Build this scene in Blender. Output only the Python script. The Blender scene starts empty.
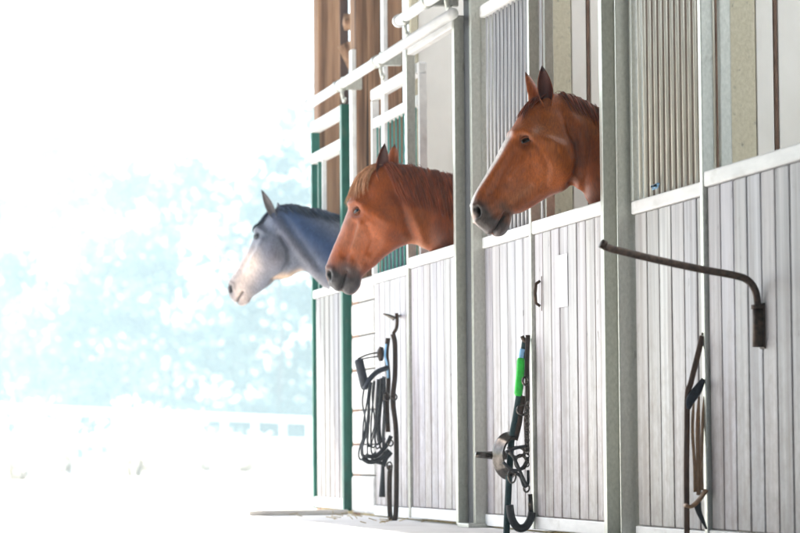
import bpy, bmesh, math, random
import numpy as np
from mathutils import Vector, Matrix

random.seed(7)
rng = np.random.default_rng(7)
S = bpy.context.scene
COL = S.collection

# ------------------------------------------------------------------ camera
FPX, CAMX, EYE = 3000.0, -3.28, 0.36          # focal length in px of an 800 px frame
C0 = np.array([CAMX, 0.0, EYE])
_y = np.array([-646 / FPX, -190.5 / FPX, 1.0]); _y /= np.linalg.norm(_y)
_z = np.array([-.008, 1.0, 0.0]); _z[2] = -(_z[0] * _y[0] + _z[1] * _y[1]) / _y[2]; _z /= np.linalg.norm(_z)
_x = np.cross(_y, _z)
if _x[0] < 0: _x = -_x
M3 = np.array([_x, _y, _z])                   # world = M3 @ cam(right, up, forward)
cam = bpy.data.cameras.new('camera')
cam.sensor_width = 36.0
cam.lens = 36.0 * FPX / 800.0
cam.clip_start, cam.clip_end = 0.1, 3000
cam.dof.use_dof = True
cam.dof.focus_distance = 12.0
cam.dof.aperture_fstop = 4.8
camo = bpy.data.objects.new('camera', cam)
COL.objects.link(camo)
R3 = M3.copy(); R3[:, 2] *= -1
mw = Matrix([list(R3[i]) + [C0[i]] for i in range(3)] + [[0, 0, 0, 1]])
camo.matrix_world = mw
S.camera = camo

# ------------------------------------------------------------------ light
SUN_AZ, SUN_EL = math.radians(-38), math.radians(47)     # azimuth from +Y towards +X
w = bpy.data.worlds.new('World'); S.world = w; w.use_nodes = True
nt = w.node_tree
sky = nt.nodes.new('ShaderNodeTexSky'); sky.sky_type = 'NISHITA'; sky.sun_disc = False
sky.sun_elevation = SUN_EL; sky.sun_rotation = SUN_AZ
sky.dust_density = 2.5
bg = nt.nodes['Background']; bg.inputs[1].default_value = 0.13
nt.links.new(sky.outputs[0], bg.inputs[0])
sun = bpy.data.lights.new('sun', 'SUN'); sun.energy = 4.0; sun.angle = math.radians(.55); sun.color = (1, .95, .87)
suno = bpy.data.objects.new('sun', sun); COL.objects.link(suno)
sd = Vector((math.cos(SUN_EL) * math.sin(SUN_AZ), math.cos(SUN_EL) * math.cos(SUN_AZ), math.sin(SUN_EL)))
suno.rotation_euler = sd.to_track_quat('Z', 'Y').to_euler(); suno.location = (-10, 30, 30)
vs = S.view_settings
S.display_settings.display_device = 'sRGB'
vs.view_transform = 'Standard'; vs.look = 'None'; vs.gamma = 1; vs.use_curve_mapping = False
vs.exposure = 1.92
S.cycles.use_denoising = True
S.cycles.max_bounces = 10; S.cycles.diffuse_bounces = 6; S.cycles.transmission_bounces = 6; S.cycles.transparent_max_bounces = 8
S.cycles.volume_bounces = 1
S.cycles.sample_clamp_indirect = 8

# ------------------------------------------------------------------ helpers: pixels of the photo -> points at a real distance
def ray(u, v):
    return M3 @ np.array([(u - 400) / FPX, -(v - 266.5) / FPX, 1.0])
def on_x(u, v, X):
    d = ray(u, v); return C0 + d * (X - C0[0]) / d[0]
def on_y(u, v, Y):
    d = ray(u, v); return C0 + d * (Y - C0[1]) / d[1]
def proj(p):
    c = (np.asarray(p) - C0) @ M3
    return 400 + FPX * c[..., 0] / c[..., 2], 266.5 - FPX * c[..., 1] / c[..., 2]

# ------------------------------------------------------------------ materials
MATS = {}
def newmat(name):
    m = bpy.data.materials.new(name); m.use_nodes = True
    MATS[name] = m
    t = m.node_tree
    return m, t, t.nodes['Principled BSDF'], t.nodes.new, t.links.new
def noise_mat(name, c1, c2, scale=(8, 8, 8), rough=.6, metal=0., detail=6, bump=.1, bscale=None, attr=None, contrast=(.35, .65), spec=.5, c3=None, s3=(3, 3, 3), k3=(.55, .75), c4=None, s4=(20, 20, 20), k4=(.7, .75), grime=False):
    m, t, b, N, L = newmat(name)
    tc = N('ShaderNodeTexCoord'); mp = N('ShaderNodeMapping'); L(tc.outputs['Object'], mp.inputs[0]); mp.inputs['Scale'].default_value = scale
    n = N('ShaderNodeTexNoise'); n.inputs['Scale'].default_value = 1; n.inputs['Detail'].default_value = detail; n.inputs['Roughness'].default_value = .65
    L(mp.outputs[0], n.inputs['Vector'])
    r = N('ShaderNodeValToRGB'); r.color_ramp.elements[0].position = contrast[0]; r.color_ramp.elements[1].position = contrast[1]
    r.color_ramp.elements[0].color = (*c1, 1); r.color_ramp.elements[1].color = (*c2, 1)
    L(n.outputs[0], r.inputs[0]); out = r.outputs[0]
    if c3:
        mp3 = N('ShaderNodeMapping'); L(tc.outputs['Object'], mp3.inputs[0]); mp3.inputs['Scale'].default_value = s3
        n3 = N('ShaderNodeTexNoise'); n3.inputs['Scale'].default_value = 1; n3.inputs['Detail'].default_value = 8; L(mp3.outputs[0], n3.inputs['Vector'])
        r3 = N('ShaderNodeMapRange'); r3.inputs[1].default_value = k3[0]; r3.inputs[2].default_value = k3[1]; L(n3.outputs[0], r3.inputs[0])
        mx = N('ShaderNodeMix'); mx.data_type = 'RGBA'; L(r3.outputs[0], mx.inputs[0]); L(out, mx.inputs[6]); mx.inputs[7].default_value = (*c3, 1); out = mx.outputs[2]
    if c4:
        mp3 = N('ShaderNodeMapping'); L(tc.outputs['Object'], mp3.inputs[0]); mp3.inputs['Scale'].default_value = s4; mp3.inputs['Location'].default_value = (3.1, 7.7, 1.3)
        n3 = N('ShaderNodeTexNoise'); n3.inputs['Scale'].default_value = 1; n3.inputs['Detail'].default_value = 5; L(mp3.outputs[0], n3.inputs['Vector'])
        r3 = N('ShaderNodeMapRange'); r3.inputs[1].default_value = k4[0]; r3.inputs[2].default_value = k4[1]; L(n3.outputs[0], r3.inputs[0])
        mx = N('ShaderNodeMix'); mx.data_type = 'RGBA'; L(r3.outputs[0], mx.inputs[0]); L(out, mx.inputs[6]); mx.inputs[7].default_value = (*c4, 1); out = mx.outputs[2]
    if grime:                                             # mud splashed up from the floor, scuffs of hooves
        sp = N('ShaderNodeSeparateXYZ'); L(tc.outputs['Object'], sp.inputs[0])
        n5 = N('ShaderNodeTexNoise'); n5.inputs['Scale'].default_value = 11; n5.inputs['Detail'].default_value = 9; n5.inputs['Roughness'].default_value = .75; L(tc.outputs['Object'], n5.inputs['Vector'])
        hz = N('ShaderNodeMapRange'); hz.inputs[1].default_value = .05; hz.inputs[2].default_value = 1.0; hz.inputs[3].default_value = .30; hz.inputs[4].default_value = 0; L(sp.outputs['Z'], hz.inputs[0])
        ad = N('ShaderNodeMath'); ad.operation = 'ADD'; L(hz.outputs[0], ad.inputs[0]); L(n5.outputs[0], ad.inputs[1])
        r5 = N('ShaderNodeMapRange'); r5.inputs[1].default_value = .58; r5.inputs[2].default_value = .95; r5.inputs[4].default_value = .75; L(ad.outputs[0], r5.inputs[0])
        mx = N('ShaderNodeMix'); mx.data_type = 'RGBA'; L(r5.outputs[0], mx.inputs[0]); L(out, mx.inputs[6]); mx.inputs[7].default_value = (.21, .165, .14, 1); out = mx.outputs[2]
    if attr:
        a = N('ShaderNodeAttribute'); a.attribute_name = attr
        mx = N('ShaderNodeMix'); mx.data_type = 'RGBA'; mx.blend_type = 'MULTIPLY'; mx.inputs[0].default_value = 1
        L(out, mx.inputs[6]); L(a.outputs['Color'], mx.inputs[7]); out = mx.outputs[2]
    L(out, b.inputs['Base Color'])
    b.inputs['Roughness'].default_value = rough; b.inputs['Metallic'].default_value = metal; b.inputs['Specular IOR Level'].default_value = spec
    if bump:
        bp = N('ShaderNodeBump'); bp.inputs['Strength'].default_value = bump; bp.inputs['Distance'].default_value = .01
        L(n.outputs[0], bp.inputs['Height']); L(bp.outputs[0], b.inputs['Normal'])
    return m
noise_mat('board', (.34, .335, .37), (.59, .585, .615), (34, 34, 1.1), .5, attr='tint', bump=.25, contrast=(.3, .68), grime=True, c3=(.22, .185, .19), s3=(14, 14, .9), k3=(.52, .78), c4=(.10, .08, .075), s4=(26, 26, 9), k4=(.69, .74))
noise_mat('rail_white', (.66, .66, .66), (.8, .8, .79), (14, 3, 14), .45, bump=.05, c3=(.45, .43, .40), s3=(9, 5, 9), k3=(.6, .85))
noise_mat('zinc', (.42, .43, .39), (.57, .575, .53), (90, 90, 50), .34, metal=.55, bump=.03, contrast=(.3, .7), c3=(.22, .2, .17), s3=(30, 30, 12), k3=(.66, .8))
noise_mat('zinc_bar', (.54, .52, .45), (.66, .64, .56), (40, 40, 6), .45, metal=.1, bump=.04)
noise_mat('green_paint', (.004, .085, .062), (.012, .14, .105), (20, 20, 6), .4, bump=.08, c3=(.05, .12, .09), s3=(24, 24, 10), k3=(.6, .8))
noise_mat('grey_bar', (.50, .50, .52), (.62, .62, .64), (40, 40, 6), .45, metal=.1, bump=.04)
noise_mat('green_bar', (.02, .20, .17), (.05, .28, .24), (20, 20, 6), .4, bump=.05)
noise_mat('leather_mid', (.05, .024, .013), (.11, .055, .03), (60, 60, 14), .5, bump=.2)
noise_mat('timber', (.19, .10, .06), (.40, .24, .145), (36, 36, 1.2), .8, bump=.5, c3=(.10, .05, .03), s3=(26, 26, .8), k3=(.49, .64), c4=(.03, .016, .012), s4=(30, 30, .5), k4=(.64, .68))
noise_mat('weathered', (.48, .44, .40), (.66, .62, .57), (4, 40, 40), .8, bump=.3)
noise_mat('old_boarding', (.13, .095, .07), (.23, .18, .14), (26, 26, 2), .8, bump=.3)
noise_mat('grey_boarding', (.15, .145, .165), (.24, .235, .26), (26, 26, 2), .8, bump=.3)
noise_mat('timber_dark', (.05, .03, .03), (.10, .06, .05), (30, 30, 2), .8, bump=.3)
noise_mat('particle_board', (.47, .43, .31), (.62, .58, .45), (70, 70, 50), .7, bump=.2, contrast=(.3, .7), c3=(.25, .24, .19), s3=(34, 34, 24), k3=(.62, .75))
noise_mat('white_sheet', (.74, .72, .68), (.82, .80, .76), (3, 3, 2), .4, bump=.03, c3=(.5, .46, .4), s3=(3.5, 3.5, 1.2), k3=(.6, .9))
noise_mat('rust_brown', (.10, .05, .03), (.20, .12, .08), (40, 40, 10), .7, bump=.2)
noise_mat('iron', (.035, .022, .016), (.10, .06, .04), (60, 60, 60), .5, metal=.5, bump=.2)
noise_mat('steel', (.035, .03, .027), (.14, .125, .115), (30, 30, 30), .22, metal=.9, bump=.06)
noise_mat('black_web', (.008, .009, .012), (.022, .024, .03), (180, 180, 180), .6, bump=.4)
noise_mat('navy_pad', (.010, .013, .022), (.022, .028, .042), (90, 90, 90), .55, bump=.2)
noise_mat('rope_grey', (.010, .011, .016), (.045, .048, .06), (50, 50, 30), .38, bump=.25)
noise_mat('teal_rope', (.002, .02, .025), (.006, .04, .045), (160, 160, 160), .7, bump=.5)
noise_mat('leather_brown', (.018, .009, .006), (.05, .022, .012), (60, 60, 60), .4, bump=.15)
noise_mat('leather_tan', (.22, .12, .06), (.36, .22, .12), (60, 60, 20), .5, bump=.15)
noise_mat('green_grip', (.01, .42, .03), (.02, .55, .05), (80, 80, 80), .4, bump=.1)
noise_mat('blue_strap', (.16, .38, .62), (.28, .52, .78), (80, 80, 80), .5, bump=.1)
noise_mat('paper', (.60, .60, .64), (.66, .66, .70), (6, 6, 6), .6, bump=0)
noise_mat('block', (.60, .58, .55), (.78, .77, .74), (14, 14, 14), .85, bump=.4, c3=(.42, .38, .33), s3=(8, 8, 8), k3=(.6, .8))
noise_mat('mortar', (.06, .05, .045), (.12, .10, .09), (40, 40, 40), .9, bump=.3)
noise_mat('concrete', (.64, .63, .61), (.76, .75, .73), (3, 3, 3), .85, bump=.25, c3=(.3, .27, .23), s3=(1.5, 1.5, 1.5), k3=(.6, .8))
noise_mat('gravel', (.46, .44, .39), (.60, .58, .52), (2.5, 2.5, 2.5), .9, bump=.4)
noise_mat('straw', (.36, .27, .13), (.55, .43, .23), (30, 8, 30), .8, bump=.5)
noise_mat('shade_roof_sheet', (.09, .085, .085), (.15, .14, .135), (3, 3, 3), .6, bump=.1)
noise_mat('wall_dark', (.07, .055, .045), (.12, .095, .08), (20, 20, 1.2), .8, bump=.3)
noise_mat('fence_white', (.66, .66, .63), (.8, .8, .78), (6, 6, 6), .6, bump=.1)
noise_mat('bark', (.07, .055, .045), (.14, .11, .09), (12, 12, 2), .9, bump=.6)
noise_mat('eyeball', (.006, .003, .002), (.014, .006, .004), (60, 60, 60), .04, bump=0)
noise_mat('eyelid', (.035, .02, .015), (.06, .03, .02), (60, 60, 60), .45, bump=.1)
noise_mat('eyelid_red', (.10, .026, .008), (.18, .045, .012), (60, 60, 60), .6, bump=.1, spec=.15)
noise_mat('eyelid_grey', (.05, .05, .06), (.09, .09, .10), (60, 60, 60), .6, bump=.1, spec=.15)
noise_mat('hoof', (.05, .045, .04), (.09, .08, .07), (40, 40, 10), .5)
def hair_mat(name, c1, c2, rough=.42):
    m = noise_mat(name, c1, c2, (60, 60, 8), rough, bump=.1, attr='tint', contrast=(.3, .7)); m.node_tree.nodes['Principled BSDF'].inputs['Specular IOR Level'].default_value = .2
hair_mat('mane_red', (.12, .024, .008), (.28, .065, .02), .5)
hair_mat('forelock_glow', (.46, .20, .085), (.84, .50, .29))  # forelock only: its backlit sun glow is put into the hair colour
hair_mat('mane_slate', (.018, .025, .045), (.045, .06, .10))
def coat_mat():
    m, t, b, N, L = newmat('coat')
    a = N('ShaderNodeAttribute'); a.attribute_name = 'coat'
    tc = N('ShaderNodeTexCoord')
    n = N('ShaderNodeTexNoise'); n.inputs['Scale'].default_value = 14; n.inputs['Detail'].default_value = 8; L(tc.outputs['Object'], n.inputs['Vector'])
    mp = N('ShaderNodeMapping'); mp.inputs['Scale'].default_value = (190, 190, 36); mp.inputs['Rotation'].default_value = (0, .6, 0); L(tc.outputs['Object'], mp.inputs[0])
    n2 = N('ShaderNodeTexNoise'); n2.inputs['Scale'].default_value = 1; n2.inputs['Detail'].default_value = 4; L(mp.outputs[0], n2.inputs['Vector'])
    r = N('ShaderNodeMapRange'); r.inputs[1].default_value = .3; r.inputs[2].default_value = .7; r.inputs[3].default_value = .83; r.inputs[4].default_value = 1.15; L(n.outputs[0], r.inputs[0])
    r2 = N('ShaderNodeMapRange'); r2.inputs[1].default_value = .3; r2.inputs[2].default_value = .7; r2.inputs[3].default_value = .72; r2.inputs[4].default_value = 1.26; L(n2.outputs[0], r2.inputs[0])
    mu = N('ShaderNodeMath'); mu.operation = 'MULTIPLY'; L(r.outputs[0], mu.inputs[0]); L(r2.outputs[0], mu.inputs[1])
    vm = N('ShaderNodeVectorMath'); vm.operation = 'SCALE'; L(a.outputs['Color'], vm.inputs[0]); L(mu.outputs[0], vm.inputs['Scale'])
    L(vm.outputs[0], b.inputs['Base Color'])
    rr_ = N('ShaderNodeMapRange'); rr_.inputs[3].default_value = .30; rr_.inputs[4].default_value = .52; L(n2.outputs[0], rr_.inputs[0]); L(rr_.outputs[0], b.inputs['Roughness'])
    b.inputs['Specular IOR Level'].default_value = .36
    b.inputs['Sheen Weight'].default_value = .03
    bp = N('ShaderNodeBump'); bp.inputs['Strength'].default_value = .35; bp.inputs['Distance'].default_value = .004
    L(n2.outputs[0], bp.inputs['Height']); L(bp.outputs[0], b.inputs['Normal'])
coat_mat()
def leaf_mat(name, c1, c2, tr):
    m, t, b, N, L = newmat(name)
    oi = N('ShaderNodeAttribute'); oi.attribute_name = 'tint'
    mx = N('ShaderNodeMix'); mx.data_type = 'RGBA'; L(oi.outputs['Fac'], mx.inputs[0]); mx.inputs[6].default_value = (*c1, 1); mx.inputs[7].default_value = (*c2, 1)
    L(mx.outputs[2], b.inputs['Base Color']); b.inputs['Roughness'].default_value = .55
    tb = N('ShaderNodeBsdfTranslucent'); L(mx.outputs[2], tb.inputs[0])
    ms = N('ShaderNodeMixShader'); ms.inputs[0].default_value = tr
    L(b.outputs[0], ms.inputs[1]); L(tb.outputs[0], ms.inputs[2]); L(ms.outputs[0], t.nodes['Material Output'].inputs[0])
leaf_mat('leaf', (.035, .075, .075), (.08, .13, .115), .35)
leaf_mat('leaf_pale', (.66, .64, .58), (.82, .80, .75), .45)
m, t, b, N, L = newmat('added_rooflight')  # translucent sheet added overhead to let sky light into the stalls
tb = N('ShaderNodeBsdfTranslucent'); tb.inputs[0].default_value = (.86, .88, .88, 1)
ms = N('ShaderNodeMixShader'); ms.inputs[0].default_value = .85; b.inputs['Base Color'].default_value = (.8, .8, .8, 1)
L(b.outputs[0], ms.inputs[1]); L(tb.outputs[0], ms.inputs[2]); L(ms.outputs[0], t.nodes['Material Output'].inputs[0])

# ------------------------------------------------------------------ mesh helpers
def link(name, me, mats, parent=None, smooth=False):
    o = bpy.data.objects.new(name, me); COL.objects.link(o)
    for mm in (mats if isinstance(mats, (list, tuple)) else [mats]): me.materials.append(MATS[mm])
    if parent is not None: o.parent = parent
    if smooth: me.polygons.foreach_set('use_smooth', [True] * len(me.polygons))
    return o
def tag(o, label, cat, group=None, kind=None):
    o['label'] = label; o['category'] = cat
    if group: o['group'] = group
    if kind: o['kind'] = kind
    return o
def empty(name, loc, label, cat, group=None):
    o = bpy.data.objects.new(name, None); COL.objects.link(o); o.location = loc; o.empty_display_size = .1
    return tag(o, label, cat, group)

class MB:
    """collects geometry in world coordinates and links it as ONE mesh object"""
    def __init__(s): s.v = []; s.f = []; s.mi = []; s.sm = []; s.tint = []; s.cur = (1, 1, 1); s.m = 0
    def add(s, vs_, fs, smooth=False):
        n = len(s.v); s.v += [tuple(p) for p in vs_]; s.tint += [s.cur] * len(vs_)
        for f in fs: s.f.append([n + i for i in f]); s.mi.append(s.m); s.sm.append(smooth)
        return s
    def box(s, x0, x1, y0, y1, z0, z1, bev=.003):
        x0, x1 = sorted((x0, x1)); y0, y1 = sorted((y0, y1)); z0, z1 = sorted((z0, z1))
        bm = bmesh.new(); bmesh.ops.create_cube(bm, size=1)
        for q in bm.verts: q.co = Vector(((x0 + x1) / 2 + q.co.x * (x1 - x0), (y0 + y1) / 2 + q.co.y * (y1 - y0), (z0 + z1) / 2 + q.co.z * (z1 - z0)))
        if bev: bmesh.ops.bevel(bm, geom=bm.edges[:], offset=min(bev, .4 * min(x1 - x0, y1 - y0, z1 - z0)), segments=2, profile=.5, affect='EDGES')
        bm.verts.index_update()
        s.add([q.co[:] for q in bm.verts], [[q.index for q in f.verts] for f in bm.faces]); bm.free(); return s
    def tube(s, pts, r, seg=10, cap=True, flat=None, up=None):
        """swept ellipse; r scalar or list; flat=(a,b) scales the two axes"""
        P = [np.array(p, float) for p in pts]; n = len(P)
        R = [r] * n if np.isscalar(r) else list(r)
        T = [P[min(i + 1, n - 1)] - P[max(i - 1, 0)] for i in range(n)]
        T = [q / (np.linalg.norm(q) + 1e-12) for q in T]
        u = np.array(up if up is not None else (0, 0, 1), float)
        if abs(np.dot(u, T[0])) > .95: u = np.array([1., 0, 0])
        vv = []; a, b = flat or (1, 1)
        for i in range(n):
            u = u - T[i] * np.dot(u, T[i]); u /= np.linalg.norm(u); w_ = np.cross(T[i], u)
            for k in range(seg):
                an = 2 * math.pi * k / seg
                vv.append(P[i] + R[i] * (a * math.cos(an) * u + b * math.sin(an) * w_))
        ff = [[i * seg + k, i * seg + (k + 1) % seg, (i + 1) * seg + (k + 1) % seg, (i + 1) * seg + k] for i in range(n - 1) for k in range(seg)]
        if cap: ff += [list(range(seg))[::-1], [(n - 1) * seg + k for k in range(seg)]]
        return s.add(vv, ff, True)
    def build(s, name, mats, parent=None, loc=None):
        """vertices are world coordinates; the origin goes to the parent's place (or loc)"""
        me = bpy.data.meshes.new(name)
        o0 = Vector(loc) if loc is not None else (parent_world(parent) if parent is not None else Vector((0, 0, 0)))
        me.from_pydata([Vector(p) - o0 for p in s.v], [], s.f)
        at = me.color_attributes.new('tint', 'FLOAT_COLOR', 'POINT')
        at.data.foreach_set('color', np.array([list(c) + [1] for c in s.tint], dtype=np.float32).ravel())
        o = link(name, me, mats, parent)
        me.polygons.foreach_set('material_index', s.mi); me.polygons.foreach_set('use_smooth', s.sm)
        if parent is None: o.location = o0
        me.update(); return o
def parent_world(o):
    p = Vector((0, 0, 0))
    while o is not None: p = p + o.location; o = o.parent
    return p
def cr(pts, n, closed=False):
    """Catmull-Rom resample"""
    P = np.array(pts, float); k = len(P)
    out = []
    for q in np.linspace(0, k - 1, n):
        i = min(int(q), k - 2); t = q - i
        p0, p1, p2, p3 = P[max(i - 1, 0)], P[i], P[i + 1], P[min(i + 2, k - 1)]
        if i == 0: p0 = 2 * p1 - p2
        if i + 2 > k - 1: p3 = 2 * p2 - p1
        out.append(.5 * ((2 * p1) + (-p0 + p2) * t + (2 * p0 - 5 * p1 + 4 * p2 - p3) * t * t + (-p0 + 3 * p1 - 3 * p2 + p3) * t ** 3))
    return np.array(out)

# ------------------------------------------------------------------ ground
me = bpy.data.meshes.new('ground'); me.from_pydata([(-600, -300, 0), (600, -300, 0), (600, 900, 0), (-600, 900, 0)], [], [[0, 1, 2, 3]])
g = link('ground', me, 'gravel'); g['kind'] = 'structure'; g['label'] = 'pale gravel yard in bright sun'
b_ = MB(); b_.box(-6.2, 3.6, -6, 17.95, -.2, .012, .004); f_ = b_.build('floor', 'concrete'); f_['kind'] = 'structure'; f_['label'] = 'pale concrete floor along the stalls'

# ------------------------------------------------------------------ the barn: timber posts, back wall, and unseen covers added to shade or brighten it
BY0, BY1, BYN = -1.6, 19.3, 12.8  # extents of the unseen covers, tuned for where sun and shade fall
barn = empty('barn', (0, 18.0, 0), 'open ended timber barn whose brown posts rise behind the stall fronts', 'barn')
r_ = MB(); r_.box(-6.4, .35, BY0, BYN, 3.6, 3.68, .005); r_.box(-2.6, .35, BYN + .003, BY1, 3.6, 3.68, .005)  # unseen cover, added and sized to shade the near doors and the heads
for y in np.arange(-1.2, 18, 2.35): r_.box(-6.2 if y < BYN else -2.55, .3, y, y + .1, 3.42, 3.59, .004)
r_.box(3.3, 3.9, BY0, BY1, 3.6, 3.68, .005)
r_.build('shade_roof', 'shade_roof_sheet', barn)
r_ = MB(); r_.box(.36, 3.29, BY0, BY1, 3.62, 3.635, 0); r_.build('added_skylight', 'added_rooflight', barn)  # unseen, added to brighten the stall partitions
r_ = MB(); r_.box(-6.2, -6.1, BY0, BYN, 0, 3.59, 0); r_.build('shade_wall', 'wall_dark', barn)  # unseen, added to block light and darken the nearest stall fronts
r_ = MB(); r_.box(3.4, 3.5, BY0, 17.9, 0, 3.59, 0); r_.build('back_wall', 'wall_dark', barn)
def post(u0, u1, Y, d, z0=0, z1=3.59, mat='timber'):
    x0 = on_y(u0, 200, Y)[0]; x1 = on_y(u1, 200, Y)[0]
    q = MB(); q.box(x0, x1, Y, Y + d, z0, z1, .012)
    return q.build('timber_post', mat, barn), x0, x1
post(319, 341.5, 17.68, .16)
post(357, 383.5, 16.42, .18)
post(389, 404.5, 15.62, .14, 1.9)
q = MB(); x0 = on_y(352, 100, 16.42)[0]; x1 = on_y(356.6, 100, 16.42)[0]
q.box(x0, x1, 16.425, 16.5, 1.45, 2.62, .004); q.build('trim_strip', 'rail_white', barn)
q = MB(); x0 = on_y(384, 100, 15.62)[0]; x1 = on_y(388.5, 100, 15.62)[0]
q.box(x0, x1, 15.625, 15.7, 1.9, 3.58, .004); q.build('trim_strip', 'rail_white', barn)
q = MB(); x0 = on_y(338, 100, 17.45)[0]; x1 = on_y(362, 100, 17.45)[0]
q.box(x0, x1, 17.84, 17.9, 2.05, 3.58, .004); q.build('gable_boarding', 'timber_dark', barn)
q = MB(); q.box(x0 - .01, x1 + .02, 17.80, 17.83, .9, 2.02, .004); q.build('lower_boarding', 'timber', barn)
q = MB(); a_, c_ = on_y(344, 44, 17.3), on_y(358, 72, 17.3)
q.tube([a_, c_], .045, 4); a_, c_ = on_y(344, 22, 17.3), on_y(364, 22, 17.3); q.tube([a_, c_], .05, 4); q.build('brace', 'timber', barn)

# ------------------------------------------------------------------ stall fronts
def boards(y0, y1, z0, z1, xf, n, parent, th=.028, lo=.82, gap=.0055, hi=1.0):
    q = MB(); wd = (y1 - y0) / n
    for i in range(n):
        k = random.uniform(lo, hi); q.cur = (k * random.uniform(.97, 1.03), k * random.uniform(.96, .99), k * random.uniform(.90, 1.0))
        e = random.uniform(-.0012, .0012)
        q.box(xf + e, xf + th + e, y0 + i * wd + gap, y0 + (i + 1) * wd - gap, z0, z1, .005)
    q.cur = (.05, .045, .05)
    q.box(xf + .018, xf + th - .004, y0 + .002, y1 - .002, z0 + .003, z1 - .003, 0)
    return q.build('boarding', 'board', parent)

def grille(y0, y1, z0, z1, X, n, r, mat, parent):
    q = MB()
    for i in range(n):
        y = y0 + (i + .5) * (y1 - y0) / n
        q.tube([(X, y, z0), (X, y, z1)], r, 8)
    return q.build('grille', mat, parent)

def stall_panel(y0, y1, nb, zt, nbars, rb, barmat, frame, label, top=2.36, mid=None):
    t = empty('stall_panel', (0, (y0 + y1) / 2, 0), label, 'stall panel', 'fixed panels between the stall doors')
    boards(y0 + .012, y1 - .012, .075, zt - .051, 0.006, nb, t)
    q = MB(); q.box(-.006, .05, y0 + .004, y1 - .004, zt - .05, zt, .006); q.build('top_rail', 'rail_white', t)
    q = MB(); q.box(-.004, .045, y0 + .004, y1 - .004, .02, .073, .004); q.build('bottom_rail', 'rail_white', t)
    q = MB(); q.box(-.008, .04, y0 + .002, y1 - .002, top, top + .06, .01); q.build('head_rail', 'rail_white', t)
    zb = mid or top
    grille(y0 + .03, y1 - .03, zt, zb, .016, nbars, rb, barmat, t)
    q = MB(); q.box(-.004, .036, y0 - .004, y0 + .026, zt + .001, top - .001, .003); q.build('upright', frame, t)
    q = MB(); q.box(-.004, .036, y1 - .028, y1 + .002, zt + .001, top - .001, .003); q.build('upright', frame, t)
    if mid:
        q = MB(); q.box(-.006, .038, y0 + .027, y1 - .029, mid, mid + .05, .004); q.build('middle_rail', 'rail_white', t)
    return t

def sliding_door(y0, y1, nb, zt, label, top=2.45, near_w=.05, fx=-.062, latch=False, far_mat='zinc'):
    """half boarded door with an open top: two full height uprights carry it from the track"""
    t = empty('sliding_door', (-.04, (y0 + y1) / 2, 0), label, 'stall door', 'half boarded stall doors with open tops')
    boards(y0 + near_w, y1 - .04, .085, zt - .056, -.047, nb, t)
    q = MB(); q.box(-.0575, -.018, y0 + near_w - .004, y1 - .036, zt - .055, zt, .007); q.build('top_rail', 'rail_white', t)
    q = MB(); q.box(-.055, -.02, y0 + near_w - .004, y1 - .036, .03, .083, .005); q.build('bottom_rail', 'rail_white', t)
    q = MB(); q.box(fx, -.012, y0, y0 + .006, .02, top, .002); q.box(fx, fx + .006, y0 + .0065, y0 + near_w - .006, .02, top, .002); q.box(-.022, -.012, y0 + .0065, y0 + near_w - .006, .02, top, .003)
    q.build('upright', 'zinc', t)
    q = MB(); q.box(-.060, -.014, y1 - .034, y1, .03, top, .004); q.build('upright', far_mat, t)
    q = MB(); q.box(-.056, -.014, y0 + near_w, y1 - .035, top - .05, top - .002, .004); q.build('head_rail', 'rail_white', t)
    return t

# stall C (nearest), B, A, and the far green half door
pC = stall_panel(9.90, 11.00, 7, 1.308, 15, .0066, 'zinc_bar', 'zinc', 'grey barred stall panel right of the steel column by the nearest door')
pB = stall_panel(12.26, 13.42, 8, 1.342, 16, .0060, 'grey_bar', 'zinc', 'barred stall panel beside the chestnut horse with white blaze')
pA = stall_panel(14.72, 15.93, 9, 1.320, 12, .0052, 'green_bar', 'rail_white', 'barred stall panel with teal green bars behind the middle horse', top=2.27, mid=2.115)
dC = sliding_door(8.75, 9.975, 8, 1.325, 'nearest stall door of greyish boards with the iron arm on it')
dB = sliding_door(11.18, 12.34, 8, 1.332, 'white boarded stall door with a paper notice under the white-blazed horse')
dA = sliding_door(13.69, 14.79, 7, 1.337, 'white boarded stall door under the middle horse with falling mane', top=2.415)
# latch on door B
q = MB(); a = on_x(541, 281, -.049); bb = on_x(541, 306, -.049)
q.tube([a + [-.004, 0, 0], a + [-.022, 0, -.012], (a + bb) / 2 + [-.026, 0, 0], bb + [-.022, 0, .012], bb + [-.004, 0, 0]], [.006, .007, .0075, .007, .006], 10)
q.tube([a + [.006, 0, .02], bb + [.006, 0, -.02]], .008, 8, flat=(.6, 1.3)); q.build('latch', 'iron', dB)
q = MB(); p0, p1 = on_x(556, 256, -.05), on_x(568, 306, -.05); q.box(-.0515, -.0495, p1[1], p0[1], p1[2], p0[2], 0)
nt_ = q.build('paper_notice', 'paper', None, ((-.055), (p0[1] + p1[1]) / 2, p1[2])); tag(nt_, 'blank pale sheet fixed to the boards of the middle white door', 'notice')

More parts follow.
